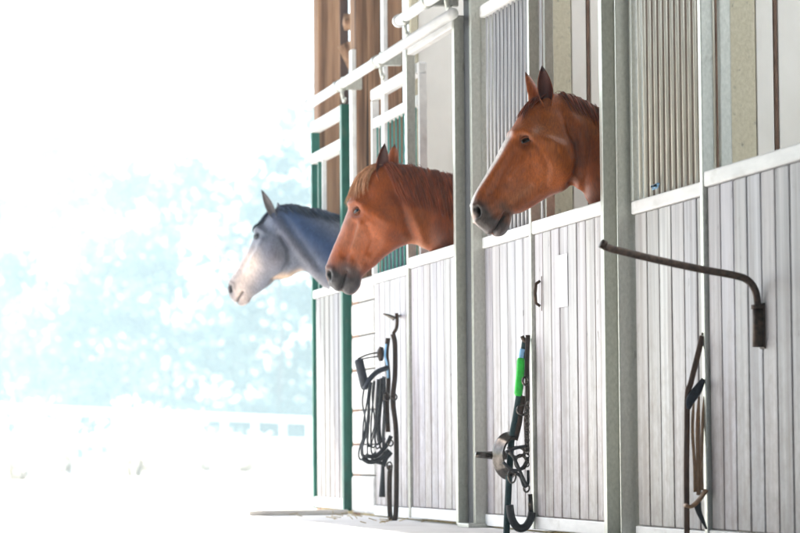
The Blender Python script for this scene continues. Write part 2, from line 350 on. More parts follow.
# far half door, green posts
t = empty('half_door', (0, 17.2, 0), 'farthest stall front with green posts under the grey horse', 'stall door')
boards(16.72, 17.56, .10, 1.275, -.012, 6, t, lo=.5, gap=.012, hi=.72)
q = MB(); q.box(-.022, .03, 16.70, 17.60, 1.276, 1.325, .005); q.build('top_rail', 'rail_white', t)
q = MB(); q.box(-.022, .03, 16.70, 17.60, .04, .098, .005); q.build('bottom_rail', 'rail_white', t)
q = MB(); q.box(-.03, .035, 16.64, 16.695, .03, 2.335, .006); q.build('upright', 'green_paint', t)
q = MB(); q.box(-.02, .03, 17.625, 17.66, .03, 2.33, .004); q.build('upright', 'green_paint', t)
q = MB(); q.box(-.01, .025, 17.46, 17.49, 1.326, 2.12, .004); q.build('upright', 'green_paint', t)
q = MB(); q.box(-.005, .02, 17.36, 17.38, 1.326, 2.12, .004); q.build('upright', 'rail_white', t)
for zz in (2.275, 2.085):
    q = MB(); q.box(-.026, .035, 16.70, 17.62, zz, zz + .06, .006); q.build('head_rail', 'rail_white', t)

def column(y0, label):
    t = empty('steel_column', (0, y0, 0), label, 'steel column', 'galvanised columns between the stalls')
    q = MB(); q.box(-.050, .06, y0, y0 + .008, .012, 3.58, .002); q.box(.0, .008, y0 + .009, y0 + .15, .012, 3.58, .002); q.box(-.02, .06, y0 + .151, y0 + .159, .012, 3.58, .002)
    q.build('web', 'zinc', t)
    q = MB(); q.box(-.02, .07, y0 + .165, y0 + .27, .0125, 3.5, .003); q.build('gap_shade_strip', 'black_web', t)  # black strip standing in for the shade between door upright and column
    q = MB(); q.box(-.09, .11, y0 - .03, y0 + .19, .0121, .03, .003); q.build('base_plate', 'zinc', t)
    return t
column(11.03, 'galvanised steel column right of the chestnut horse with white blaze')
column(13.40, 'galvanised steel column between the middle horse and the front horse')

# masonry pier between far stall and stall A
t = empty('block_pier', (0.05, 16.25, 0), 'white pier of rough blocks beside the green post', 'pier')
q = MB(); q.box(.03, .2, 16.0, 16.56, .0125, 1.33, .003); q.build('mortar_core', 'mortar', t)
z = .02; q = MB()
while z < 1.3:
    h = random.uniform(.15, .23); h = min(h, 1.325 - z)
    q.cur = (1,) * 3; q.box(.0 + random.uniform(0, .012), .215, 15.965, 16.585 - random.uniform(0, .02), z + .004, z + h - .004, .014); z += h
q.build('blocks', 'block', t)

# ------------------------------------------------------------------ door tracks
def track(y0, y1, z, X, r, label, brackets, hooks):
    t = empty('door_track', (X, y0, z), label, 'door track', 'sliding door tracks')
    q = MB(); q.tube([(X, y0, z), (X, y1, z)], r, 16); q.tube([(X, y1 - .02, z), (X, y1 + .01, z)], r * 1.25, 16); q.build('rail', 'rail_white', t)
    for y in brackets:
        q = MB(); q.tube([(X, y - .03, z), (X, y + .03, z)], r * 1.22, 16); q.box(X + r * .6, .02, y - .02, y + .02, z - .02, z + .05, .004); q.build('bracket', 'zinc', t)
    for y in hooks:
        q = MB(); q.tube([(X, y, z - r - .005), (X, y, z - .06), (X + .01, y + .02, z - .085), (X + .01, y, z - .10), (X + .01, y - .03, z - .085)], .010, 8); q.tube([(X, y - .02, z - r), (X, y + .02, z - r)], .018, 8); q.build('hanger', 'zinc', t)
    return t
track(13.50, 17.2, 2.395, -.11, .027, 'lower white door track running to the far barn end', (15.25, 16.3), (15.15, 16.2))
pB_ = on_x(399, 21, -.13)
track(11.2, pB_[1], pB_[2], -.13, .027, 'upper white track pipe ending above the middle horse', (13.95,), (14.45, 13.55))

# ------------------------------------------------------------------ partitions inside the stalls
def partition(Y, label, first, behind):
    t = empty('partition', (1.5, Y, 0), label, 'partition', 'partitions between the stalls')
    def sl(x0, x1, mat, name, d=.04, z0=.013, z1=3.4): q = MB(); q.box(x0, x1, Y, Y + d, z0, z1, .004); q.build(name, mat, t)
    x = first
    for (w_, mat, nm, d) in ((.03, 'rust_brown', 'batten', .05), (.018, 'white_sheet', 'strip', .04), (.11, 'particle_board', 'board_sheet', .035)):
        sl(x, x + w_, mat, nm, d); x += w_ + .004
    while x < 3.1:
        sl(x, x + .07, 'white_sheet', 'white_panel', .03); x += .073
        sl(x, x + .015, 'rust_brown', 'batten', .05); x += .018
        sl(x, x + .26, 'white_sheet', 'white_panel', .03); x += .263
    q = MB(); q.box(.03, first - .004, Y, Y + .036, .013, 3.4, .004); q.build('board_sheet', behind, t)
    return t
partition(11.20, 'stall partition seen through the opening of the nearest door', .408, 'old_boarding')
partition(13.62, 'stall partition seen behind the front chestnut horse', .325, 'grey_boarding')
t = empty('partition', (1.5, 16.15, 0), 'plain white stall partition seen behind the middle horse', 'partition', 'partitions between the stalls')
q = MB(); q.box(.25, .29, 16.05, 16.12, .013, 3.4, .004); q.build('batten', 'particle_board', t)
q = MB(); q.box(.294, 3.3, 16.06, 16.1, .013, 3.4, .003); q.build('white_panel', 'white_sheet', t)
q = MB(); q.box(.02, 3.3, 8.6, 17.6, .0125, .03, .002); bd = q.build('straw_bedding', 'straw'); bd['kind'] = 'stuff'; tag(bd, 'straw bedding covering the stall floors', 'straw')

# low timber sleeper and dirt at the wall foot
q = MB(); a = on_y(245, 527, 16.45); c = on_y(352, 518, 16.6)
q.box(a[0] + .03, -.03, 16.50, 16.60, .0121, .04, .008); q.build('_', 'timber') if False else None
k = q.build('timber_sleeper', 'weathered', None, (-.35, 16.55, .012)); tag(k, 'low timber sleeper on the floor below the green post', 'sleeper')

# ------------------------------------------------------------------ horses
class Plan:
    """vertical surface over a bent plan line: where the middle plane of a horse stands"""
    def __init__(s, pts): s.p = cr(pts, 60)
    def hit(s, u, v, off=0.):
        d = ray(u, v)
        P = s.p
        if off:
            T = np.gradient(P, axis=0); T /= np.linalg.norm(T, axis=1)[:, None]
            P = P + off * np.stack([-T[:, 1], T[:, 0]], 1) * s.side
        best = None
        for i in range(len(P) - 1):
            a, b = P[i], P[i + 1]
            # C + t d = a + k (b-a)
            A = np.array([[d[0], -(b - a)[0]], [d[1], -(b - a)[1]]])
            det = np.linalg.det(A)
            if abs(det) < 1e-12: continue
            t_, k_ = np.linalg.solve(A, a - C0[:2])
            ok = (-1e-6 <= k_ <= 1 + 1e-6) or (i == 0 and k_ < 0) or (i == len(P) - 2 and k_ > 1)
            if ok and t_ > 0:
                pt = C0 + d * t_
                if best is None or abs(k_ - .5) < best[0]: best = (abs(k_ - .5), pt)
        return best[1]
    side = 1

def smooth01(x, a, b):
    t = np.clip((x - a) / (b - a), 0, 1); return t * t * (3 - 2 * t)

def make_horse(name, label, plan_pts, stations, Yb, spec):
    plan = Plan(plan_pts)
    # stations: (Tu,Tv,Bu,Bv,width,egg,n)
    rows = []
    for (tu, tv, bu, bv, w_, egg, nn) in stations:
        T = plan.hit(tu, tv); B = plan.hit(bu, bv)
        rows.append(np.concatenate([T, B, [w_, egg, nn]]))
    xr = rows[-1][0]
    for (x, zt, zb, w_) in spec['body']:
        rows.append(np.array([x, Yb, zt, x - .02, Yb, zb, w_, -.12, 2.2]))
    rows = np.array(rows); nh = len(stations)
    n_head, n_body, NA = 150, 40, 112
    par = np.concatenate([np.linspace(0, nh - 1, n_head, endpoint=False), np.linspace(nh - 1, len(rows) - 1, n_body)])
    k = len(rows); out = []
    for q in par:
        i = min(int(q), k - 2); t = q - i
        p1, p2 = rows[i], rows[i + 1]; p0 = rows[i - 1] if i > 0 else 2 * p1 - p2; p3 = rows[i + 2] if i + 2 < k else 2 * p2 - p1
        out.append(.5 * ((2 * p1) + (-p0 + p2) * t + (2 * p0 - 5 * p1 + 4 * p2 - p3) * t * t + (-p0 + 3 * p1 - 3 * p2 + p3) * t ** 3))
    G = np.array(out)
    # light smoothing along the spine
    for _ in range(6): G[2:-2] = .25 * G[1:-3] + .5 * G[2:-2] + .25 * G[3:-1]
    nS = len(G)
    mid = (G[:, :3] + G[:, 3:6]) / 2; ax = G[:, :3] - G[:, 3:6]; H = np.linalg.norm(ax, axis=1); vx = ax / H[:, None]
    tang = np.gradient(mid, axis=0); lat = np.cross(vx, tang); lat[:, 2] = 0; lat /= np.linalg.norm(lat, axis=1)[:, None]
    if lat[60] @ np.array([0, -1, 0]) < 0: lat = -lat
    for _ in range(10): lat[1:-1] = (lat[:-2] + lat[1:-1] * 2 + lat[2:]) / 4
    lat /= np.linalg.norm(lat, axis=1)[:, None]
    ang = np.arange(NA) * 2 * np.pi / NA                 # 0 = top; pi/2 = near side
    ca, sa = np.cos(ang), np.sin(ang)
    V = np.zeros((nS, NA, 3))
    for i in range(nS):
        n_ = G[i, 8]; e = 2 / n_
        cy = np.sign(ca) * np.abs(ca) ** e; sx = np.sign(sa) * np.abs(sa) ** e
        wid = G[i, 6] / 2 * (1 + G[i, 7] * cy)
        V[i] = mid[i] + np.outer(cy, vx[i]) * H[i] / 2 + np.outer(sx * wid, lat[i])
    def normals(V):
        du = np.zeros_like(V); du[1:-1] = V[2:] - V[:-2]; du[0] = V[1] - V[0]; du[-1] = V[-1] - V[-2]
        dv = np.roll(V, -1, 1) - np.roll(V, 1, 1)
        n = np.cross(du, dv); n /= np.linalg.norm(n, axis=2)[..., None] + 1e-9
        c = V - mid[:, None, :]
        if (n * c).sum() < 0: n = -n
        return n
    near = smooth01(np.broadcast_to(sa, (nS, NA)), -.15, .25)
    mir = (-np.arange(NA)) % NA
    U0, W0 = proj(V)
    head_only = np.zeros((nS, 1)); head_only[:n_head + 6] = 1
    def wt(pl, r, el=None):
        pl = np.array(pl, float)
        if pl.ndim == 1: pl = pl[None]
        D = np.full(U0.shape, 1e9)
        if len(pl) == 1: D = np.hypot(U0 - pl[0, 0], W0 - pl[0, 1])
        for a, b in zip(pl[:-1], pl[1:]):
            d = b - a; t = np.clip(((U0 - a[0]) * d[0] + (W0 - a[1]) * d[1]) / (d @ d), 0, 1)
            D = np.minimum(D, np.hypot(U0 - a[0] - t * d[0], W0 - a[1] - t * d[1]))
        wgt = np.exp(-(D / r) ** 2) * near * head_only
        return np.maximum(wgt, wgt[:, mir]) 
    def put(pl, r, mm):
        nonlocal V
        V = V + normals(V) * (wt(pl, r) * mm / 1000)[..., None]
    for (pl, r, mm) in spec['sculpt']: put(pl, r, mm * 1.65)
    # soft irregular relief of skin and veins
    from mathutils import noise as mn
    dn = np.array([[mn.noise(Vector(p) * 22.) * .0011 + mn.noise(Vector(p) * 60.) * .0005 for p in row] for row in V[:n_head]])
    nn0 = normals(V); V[:n_head] += nn0[:n_head] * dn[..., None]
    Nn = normals(V)
    # ---- colours: coat and markings, with shading and highlights painted over them
    col = np.zeros((nS, NA, 3)); col[:] = spec['coat']
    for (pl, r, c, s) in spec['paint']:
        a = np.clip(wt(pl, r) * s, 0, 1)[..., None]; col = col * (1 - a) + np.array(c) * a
    for (i0, i1, a_half, c, soft) in spec.get('top_paint', []):   # marking along the front midline, station range in units of control stations
        si = par[:, None]; aa = np.minimum(ang, 2 * np.pi - ang)[None]
        a = smooth01(si, i0, i0 + .8) * (1 - smooth01(si, i1 - 1.2, i1)) * (1 - smooth01(aa, a_half * .75, a_half * (1.25 + soft)))
        col = col * (1 - a[..., None]) + np.array(c) * a[..., None]
    bodyV = V.reshape(-1, 3); F = []
    for i in range(nS - 1):
        for j in range(NA):
            j2 = (j + 1) % NA; F.append((i * NA + j, i * NA + j2, (i + 1) * NA + j2, (i + 1) * NA + j))
    F.append(tuple(range(NA))[::-1]); F.append(tuple((nS - 1) * NA + j for j in range(NA)))
    verts = [tuple(p) for p in bodyV]; cols = [tuple(c) for c in col.reshape(-1, 3)]
    def append(vv, ff, cc):
        n = len(verts); verts.extend(tuple(p) for p in vv); cols.extend(cc); F.extend(tuple(n + i for i in f) for f in ff)
    # ---- ears, part of the body mesh
    for (tip, base, off_b, off_t, wmax, opn, dark) in spec['ears']:
        Bp = plan.hit(*base, off_b); Tp = plan.hit(*tip, off_t); axis = Tp - Bp; axis /= np.linalg.norm(axis); Bp = Bp - axis * .018; Ln = np.linalg.norm(Tp - Bp)
        o = np.array(opn, float); o -= axis * (o @ axis); o /= np.linalg.norm(o); sdir = np.cross(axis, o)
        nt_, na = 22, 17; vv = []; cc = []
        for layer in (0, 1):
            for i in range(nt_):
                t_ = i / (nt_ - 1)
                prof = (.62 + 1.0 * t_ - .35 * t_ * t_) if t_ < .38 else None
                w1 = .62 + 1.0 * .38 - .35 * .38 ** 2
                prof = prof if prof is not None else w1 * max(1 - ((t_ - .38) / .62) ** 1.9, 0.0) ** .9
                hw = max(wmax * prof * (1 if layer == 0 else .86), .0006)
                open_a = 2.6 - 1.25 * smooth01(np.array(t_), 0, .4)         # half wrap of the cup
                depth = hw * (1.0 - .25 * t_)
                bend = .010 * math.sin(math.pi * t_)
                cen = Bp + axis * Ln * t_ * (1 if layer == 0 else .985) - o * (bend)
                for j in range(na):
                    a = -open_a + 2 * open_a * j / (na - 1)
                    vv.append(cen + sdir * hw * math.sin(a) - o * depth * (math.cos(a) - .35) * (1 if layer == 0 else .82) + (o * .002 if layer else 0))
                    base_c = np.array(spec['coat']) * (.95 if layer == 0 else 1)
                    if layer: base_c = np.array(dark)
                    if t_ > .86: base_c = base_c * .35
                    cc.append(tuple(base_c))
        ff = []
        for l in (0, 1):
            o_ = l * nt_ * na
            for i in range(nt_ - 1):
                for j in range(na - 1):
                    f = (o_ + i * na + j, o_ + i * na + j + 1, o_ + (i + 1) * na + j + 1, o_ + (i + 1) * na + j); ff.append(f if l else f[::-1])
        m_ = nt_ * na
        for i in range(nt_ - 1):
            for j in (0, na - 1): ff.append((i * na + j, (i + 1) * na + j, m_ + (i + 1) * na + j, m_ + i * na + j))
        append(vv, ff, cc)
    # ---- legs, part of the body mesh
    for (x, sgn, hind) in ((.46, 1, 0), (.50, -1, 0), (1.86, 1, 1), (1.92, -1, 1)):
        y = Yb + sgn * .15
        if hind: pts = [(x - .12, y, 1.15), (x - .1, y, .95), (x - .14, y, .72), (x + .06, y, .5), (x + .03, y, .28), (x, y, .1), (x - .05, y, .032)]; rr = [.19, .17, .10, .06, .042, .05, .065]
        else: pts = [(x, y, 1.05), (x, y, .85), (x, y, .66), (x, y, .45), (x, y, .25), (x - .02, y, .12), (x - .05, y, .032)]; rr = [.13, .10, .075, .058, .04, .05, .062]
        P = cr([list(p) + [r] for p, r in zip(pts, rr)], 22); q = MB(); q.tube(P[:, :3], P[:, 3], 14)
        append(q.v, q.f, [tuple(np.array(spec['coat']) * (.35 if p[2] < .1 else .8)) for p in q.v])
    P = cr([(2.1, Yb, 1.36, .04), (2.22, Yb, 1.25, .06), (2.25, Yb, 1.0, .075), (2.22, Yb, .7, .06), (2.2, Yb, .45, .01)], 16); tq = P
    root_loc = Vector((.6, Yb, .03))
    me = bpy.data.meshes.new(name); me.from_pydata([Vector(p) - root_loc for p in verts], [], F)
    at = me.color_attributes.new('coat', 'FLOAT_COLOR', 'POINT'); at.data.foreach_set('color', np.array([list(c) + [1] for c in cols], np.float32).ravel())
    ho = link(name, me, 'coat', None, True); ho.location = root_loc
    bm = bmesh.new(); bm.from_mesh(me); bmesh.ops.recalc_face_normals(bm, faces=bm.faces[:]); bm.to_mesh(me); bm.free()
    tag(ho, label, 'horse', 'horses looking out of their stalls')
    q = MB()
    for kk in range(26):
        j = rng.normal(0, .018, 2); q.cur = (random.uniform(.6, 1.1),) * 3
        q.tube([(p[0] + j[0] * (i / 15), p[1] + j[1] * (1 + i / 10), p[2]) for i, p in enumerate(tq)], [max(.003, p[3] * .4) for p in tq], 5)
    q.build('tail', spec['mane'], ho)
    # ---- eyes
    eu, ev = spec['eye']
    D = np.hypot(U0 - eu, W0 - ev) + (1 - near) * 1e3 + (1 - head_only) * 1e4
    ii, jj = np.unravel_index(np.argmin(D), D.shape)
    for j_ in (jj, int(mir[jj])):
        nrm = Nn[ii, j_]; R = spec.get('eye_r', .025); cen = V[ii, j_] - nrm * R * .66
        fw = tang[ii] * -1; fw = fw / np.linalg.norm(fw); fw = fw * .45 + np.array([fw[0], fw[1], 0]) / np.hypot(fw[0], fw[1]) * .8; fw = fw - nrm * (fw @ nrm); fw /= np.linalg.norm(fw)
        upv = np.cross(nrm, fw); upv = upv if upv[2] > 0 else -upv
        q = MB(); vv = []; nl, nm = 14, 20
        for a in range(nl + 1):
            th = math.pi * a / nl
            for b in range(nm):
                ph = 2 * math.pi * b / nm; vv.append(cen + R * (math.cos(th) * nrm + math.sin(th) * (math.cos(ph) * fw + math.sin(ph) * upv)))
        q.add(vv, [[a * nm + b, a * nm + (b + 1) % nm, (a + 1) * nm + (b + 1) % nm, (a + 1) * nm + b] for a in range(nl) for b in range(nm)], True)
        # lids: rims that run around an almond opening
        q.m = 1
        for sgn, lift in ((1, .46), (-1, .36)):
            pts = []; rr = []
            for a in np.linspace(-1.08, 1.08, 19):
                sx = math.sin(a) * 1.12; cz = (math.cos(a * 1.35) * lift)
                el_ = sgn * max(cz, -.05)
                d = fw * sx * .93 + upv * el_ + nrm * math.sqrt(max(.05, 1 - .75 * sx * sx - el_ * el_))
                pts.append(cen + d / np.linalg.norm(d) * R * 1.045); rr.append(.0042 if sgn > 0 else .003)
            q.tube(pts, rr, 8)
        na_ = 17; nb_ = 7
        for sg, l0 in ((1, .46), (-1, .36)):
            vv = []
            for b in range(nb_):
                for a in np.linspace(-1.1, 1.1, na_):
                    sx = math.sin(a) * 1.12; el_ = max(math.cos(a * 1.35) * l0, -.05); el2 = sg * (el_ + b / (nb_ - 1) * .55)
                    d = fw * sx * .93 + upv * el2 + nrm * math.sqrt(max(.02, 1 - .75 * sx * sx - el2 * el2)); vv.append(cen + d / np.linalg.norm(d) * R * 1.05)
            q.add(vv, [[b * na_ + a, b * na_ + a + 1, (b + 1) * na_ + a + 1, (b + 1) * na_ + a] for b in range(nb_ - 1) for a in range(na_ - 1)], True)
        q.build('eye', ['eyeball', spec.get('lid', 'eyelid')], ho)
    # ---- mane and forelock: locks lying on the skin
    def surf(s, a, off):
        i = np.clip(np.interp(s, par, np.arange(nS)), 0, nS - 1.001); i0 = int(i); t_ = i - i0
        jf = (a / (2 * np.pi) * NA) % NA; j0 = int(jf) % NA; j1 = (j0 + 1) % NA; u_ = jf - int(jf)
        def g(A): return (A[i0, j0] * (1 - u_) + A[i0, j1] * u_) * (1 - t_) + (A[i0 + 1, j0] * (1 - u_) + A[i0 + 1, j1] * u_) * t_
        n = g(Nn); return g(V) + n / np.linalg.norm(n) * off
    for part, lst in (('mane', spec['mane_rows']), ('forelock', spec['fore_rows'])):
        q = MB()
        for (s0, s1, n, a0, a1, ds, off, rad, jit) in lst:
            for i in range(n):
                s = s0 + (s1 - s0) * (i + random.random()) / n
                ae = a1 * random.uniform(1 - jit, 1 + jit * .6); a_s = a0 + random.uniform(-.10, .10)
                dd = ds + random.uniform(-.22, .22); oo = off * random.uniform(.4, 1.3); wv = random.uniform(-.12, .12); ph = random.uniform(0, 6)
                pts = []; rr = []
                m_ = 11
                for k2 in range(m_):
                    t_ = k2 / (m_ - 1)
                    aa = a_s + (ae - a_s) * t_ + .0; ss = s + dd * t_ ** 1.3 + wv * math.sin(3 * t_ + ph) * t_
                    pts.append(surf(ss, aa, -.004 + (oo + .006) * math.sin(min(1, t_ * 2.2) * math.pi / 2) * (1 - .55 * max(0, t_ - .5))))
                    rr.append(rad * random.uniform(.9, 1.1) * (.65 + .6 * t_ if t_ < .5 else .95 * (1 - ((t_ - .5) / .5) ** 2.2) + .06))
                kk = random.uniform(.55, 1.25); q.cur = (kk, kk * random.uniform(.92, 1.05), kk * random.uniform(.9, 1.05))
                q.tube(pts, rr, 6, flat=(.45, 1.35), up=tuple(V[min(nS - 1, int(np.interp(s, par, np.arange(nS)))), 0] - mid[min(nS - 1, int(np.interp(s, par, np.arange(nS))))]))
        if q.v: q.build(part, spec['mane'] if part == 'mane' else spec['fore'], ho)
    return ho

BODY = [(.34, 1.68, .98, .36), (.55, 1.64, .80, .50), (.85, 1.57, .73, .57), (1.25, 1.53, .72, .60), (1.65, 1.58, .82, .56), (1.95, 1.53, .98, .46), (2.08, 1.42, 1.12, .24), (2.11, 1.36, 1.25, .06)]

# --- front horse: chestnut with a white blaze, facing straight out
CH = (.36, .084, .009)
make_horse('horse', 'chestnut horse with white blaze, nearest of the heads looking out', [(2.6, 11.64), (1.0, 11.64), (.1, 11.64), (-.15, 11.64), (-.8, 11.66)],
 [(474, 222, 487, 233, .045, 0, 2), (471, 213, 496, 236.5, .088, 0, 2.2), (470.7, 206, 505, 234, .104, -.05, 2.3), (473, 197, 510, 223, .106, -.05, 2.3),
  (478, 187.5, 512.5, 214.5, .100, 0, 2.3), (484, 178, 521, 213, .102, .05, 2.4), (490, 168, 534, 206, .116, .08, 2.5), (497, 156, 548, 197, .140, .1, 2.5),
  (504, 142, 560, 192.5, .172, .12, 2.4), (511, 130, 568, 188.5, .198, .12, 2.3), (519, 117, 573, 187, .204, .1, 2.2), (529, 105, 578, 189, .188, .05, 2.1),
  (542, 97, 583, 193, .162, 0, 2.1), (557, 93.5, 588, 200, .148, -.1, 2.1), (572, 97.5, 594, 210, .152, -.2, 2.1), (586, 103, 600, 222, .168, -.25, 2.1), (600, 109.5, 607, 238, .20, -.25, 2.1)],
 11.64, dict(body=BODY, coat=CH, mane='mane_red', fore='mane_red', eye=(525.5, 140.5), eye_r=.030, lid='eyelid_red',
  sculpt=[((526, 141), 9, -7), ([(516, 133), (523, 130.5), (532, 133)], 4, 9), ([(518, 149), (526, 151), (534, 148)], 3, 3), ((540, 121), 7, -8),
   ([(534, 138), (548, 141), (560, 147)], 5, 5), ([(527, 156), (518, 166), (510, 176)], 3.5, 6), ((556, 160), 19, 13), ([(569, 126), (577, 143), (579.5, 160), (577, 176), (571, 186)], 4.2, -14),
   ([(516, 150), (503, 172), (492, 192)], 4.5, -6), ([(491, 236), (497, 228), (501, 220), (505.5, 213)], 2.0, -10), ([(489, 231), (494, 224), (499, 216)], 3, 4), ([(500, 231), (505, 224)], 4, 4),
   ([(477.5, 209), (478.3, 215)], 3.0, -20), ([(474.5, 205), (478, 203.5), (482.5, 207), (484, 213), (481, 219), (477, 220.5)], 2.2, 5.5), ((508, 217), 2.5, 4),
   ([(512, 205), (520, 196), (530, 186)], 3, -4), ([(515, 210), (525, 202), (538, 193)], 3, 4), ((573, 122), 8, 9), ([(584, 190), (588, 160), (592, 130)], 5, -7), ([(561, 110), (566, 122)], 4, -5),
   ([(506, 190), (500, 200), (492, 205)], 3, 3), ([(530, 168), (518, 178), (508, 194)], 1.3, 2.2), ([(524, 172), (512, 176), (500, 190)], 1.2, 1.8), ([(541, 152), (530, 160), (520, 164)], 1.4, 2), ([(484, 222), (490, 216), (498, 212)], 2.2, -2.5), ([(540, 150), (548, 168), (545, 185)], 3, -3.5)],
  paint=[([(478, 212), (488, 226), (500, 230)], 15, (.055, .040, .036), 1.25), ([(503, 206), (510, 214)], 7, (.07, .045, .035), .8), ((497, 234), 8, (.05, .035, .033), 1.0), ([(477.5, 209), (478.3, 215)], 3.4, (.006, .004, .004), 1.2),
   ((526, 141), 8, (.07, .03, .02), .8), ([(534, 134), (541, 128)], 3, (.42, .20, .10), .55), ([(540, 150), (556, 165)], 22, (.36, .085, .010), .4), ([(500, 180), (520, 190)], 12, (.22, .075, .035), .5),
   ([(590, 130), (594, 160), (592, 200)], 12, (.19, .038, .006), .75), ([(586, 112), (597, 130)], 8, (.42, .12, .02), .6), ([(577, 142), (580, 160), (577, 178), (570, 187)], 5, (.13, .028, .008), .7), ([(520, 208), (545, 199), (563, 190)], 6, (.16, .038, .011), .7), ([(515, 150), (500, 180), (490, 195)], 8, (.24, .06, .016), .6), ([(548, 125), (552, 145)], 12, (.42, .115, .018), .6), ([(556, 165), (548, 178)], 9, (.38, .10, .014), .5), ([(512, 200), (530, 188)], 5, (.36, .14, .06), .5), ([(505, 217), (497, 228), (491, 236)], 1.6, (.015, .01, .01), 1.0)],  # shade on neck and jaw, highlights on cheek painted into the coat
  top_paint=[(-1.5, 9.2, .30, (.74, .68, .64), .25), (-1.5, 1.6, .55, (.45, .34, .30), .5)],
  ears=[((542, 65.6), (547, 102), .040, .05, .034, (-.25, -1, .1), (.10, .022, .014)), ((525.4, 72), (535, 104), -.040, -.06, .031, (-.5, .9, .1), (.24, .07, .03))],
  mane_rows=[(12.6, 16.6, 120, -.1, -1.0, .5, .012, .004, .25), (13.0, 16.8, 150, 0.0, .70, .55, .007, .0028, .6), (12.6, 16.8, 24, -.1, .7, .4, .011, .0010, .6)],
  fore_rows=[(11.2, 12.6, 26, 0., .35, -1.5, .010, .0045, .6), (11.2, 12.4, 20, 0., -.5, -1.4, .010, .0045, .5)]))

# --- middle horse: chestnut with thick mane on this side, head turned a little away
CH2 = (.32, .070, .009)
make_horse('horse', 'chestnut horse with thick combed mane and forelock coloured with sun glow, between the other two', [(2.6, 14.3), (1.0, 14.3), (.15, 14.3), (-.2, 14.32), (-.45, 14.42), (-.85, 14.62)],
 [(329, 285, 340, 291.5, .045, 0, 2), (325.5, 277, 350, 294, .088, 0, 2.2), (325.5, 269, 359, 288, .104, -.05, 2.3), (329, 259, 361.5, 278, .106, -.05, 2.3),
  (334, 246.5, 367, 272, .100, 0, 2.3), (339, 235, 376, 265, .115, .05, 2.4), (343, 224.5, 385, 256.5, .138, .08, 2.5), (346.5, 214, 393, 251, .170, .1, 2.4),
  (350, 203, 399, 247.5, .198, .12, 2.3), (354, 192, 405, 245, .205, .1, 2.2), (361, 180, 409, 244, .192, .05, 2.1), (372, 170.5, 413, 244, .168, 0, 2.1),
  (386, 165, 418, 245.3, .150, -.1, 2.1), (404, 166.5, 424, 247.8, .155, -.2, 2.1), (420, 170, 432, 253, .165, -.25, 2.1), (437, 173, 443, 261, .185, -.25, 2.1), (456, 177, 457, 272, .22, -.25, 2.1)],
 14.3, dict(body=BODY, coat=CH2, mane='mane_red', fore='forelock_glow', eye=(355.5, 211), eye_r=.031, lid='eyelid_red',
  sculpt=[((356, 211), 8, -6), ([(350, 204), (356, 202), (363, 205)], 3.5, 9), ([(352, 218), (358, 219), (363, 217)], 2.8, 3), ((367, 195), 6, -7), ([(364, 210), (376, 214), (388, 222)], 4.5, 5),
   ([(361, 224), (357, 236), (352, 248)], 3.2, 8), ([(354, 224), (350, 240), (345, 256)], 3.0, -8), ((384, 222), 17, 11), ([(395, 190), (401, 205), (406, 222), (412, 237)], 5, -7),
   ([(341, 293), (341.5, 285), (344, 277), (347, 271)], 2.0, -10), ([(337, 288), (337, 278)], 3.5, 5), ([(350, 290), (352, 283)], 5, 5), ([(327.5, 272.5), (328.5, 279)], 2.6, -17), ([(328, 267), (332, 268), (334, 274), (333, 281)], 2.0, 5),
   ([(366, 262), (372, 250), (378, 240)], 3, -4), ([(362, 268), (368, 258)], 3, 4), ((398, 188), 6, 7), ([(408, 205), (416, 225), (424, 243)], 5, 6), ([(430, 215), (432, 240)], 7, -5), ([(368, 226), (372, 240), (368, 252)], 2.6, -4), ([(351, 262), (349, 270)], 2.6, 4), ([(368, 228), (362, 240), (356, 258)], 1.3, 2.4), ([(372, 238), (364, 252), (360, 264)], 1.2, 2), ([(376, 216), (366, 224), (360, 238)], 1.4, 2)],
  paint=[([(332, 278), (342, 286), (354, 286)], 14, (.045, .038, .040), 1.3), ([(345, 268), (356, 274)], 8, (.06, .042, .04), .9), ([(327.5, 272.5), (328.5, 279)], 2.8, (.006, .004, .004), 1.1),
   ((355.5, 211), 6, (.06, .03, .022), .75), ([(349, 224), (344, 244)], 5, (.30, .12, .07), .5), ([(420, 215), (430, 240)], 12, (.30, .085, .022), .6), ([(341, 293), (342, 284), (345, 275)], 1.5, (.012, .009, .009), 1.0), ([(403, 240), (424, 246)], 3, (.45, .19, .08), .6), ([(398, 196), (405, 214), (412, 237)], 4.5, (.13, .026, .006), .55), ([(366, 270), (385, 255), (398, 247)], 5, (.14, .032, .010), .7), ([(372, 205), (385, 215)], 14, (.31, .066, .010), .5), ([(358, 228), (354, 246)], 4, (.36, .13, .06), .6), ([(440, 225), (450, 260)], 13, (.12, .022, .006), .8), ([(392, 235), (405, 243)], 7, (.12, .022, .006), .6), ([(390, 195), (440, 212)], 6, (.17, .035, .010), .6)],  # shade behind jaw and below mane, light on cheekbone painted into the coat
  top_paint=[(2.8, 7.5, .22, (.42, .25, .17), .5)],
  ears=[((384.5, 143), (381.5, 179), .034, .045, .036, (-.1, -1, .05), (.075, .02, .014)), ((394.8, 144), (391, 172), -.04, -.05, .032, (.2, 1, .1), (.08, .03, .02))],
  mane_rows=[(11.8, 16.9, 430, -.05, 1.5, .42, .012, .0036, .22), (11.8, 16.9, 220, 0, 1.1, .42, .018, .0026, .35), (12, 16.9, 40, -.1, .9, .3, .020, .0010, .6), (12, 16.9, 60, -.1, -.9, .3, .01, .006, .3)],
  fore_rows=[(10.6, 12.0, 130, 0., .25, -2.6, .022, .0026, .9), (10.4, 12.0, 90, 0., -.35, -2.6, .02, .0026, .7), (10.2, 12.0, 90, 0., .75, -1.9, .014, .0024, .5)]))

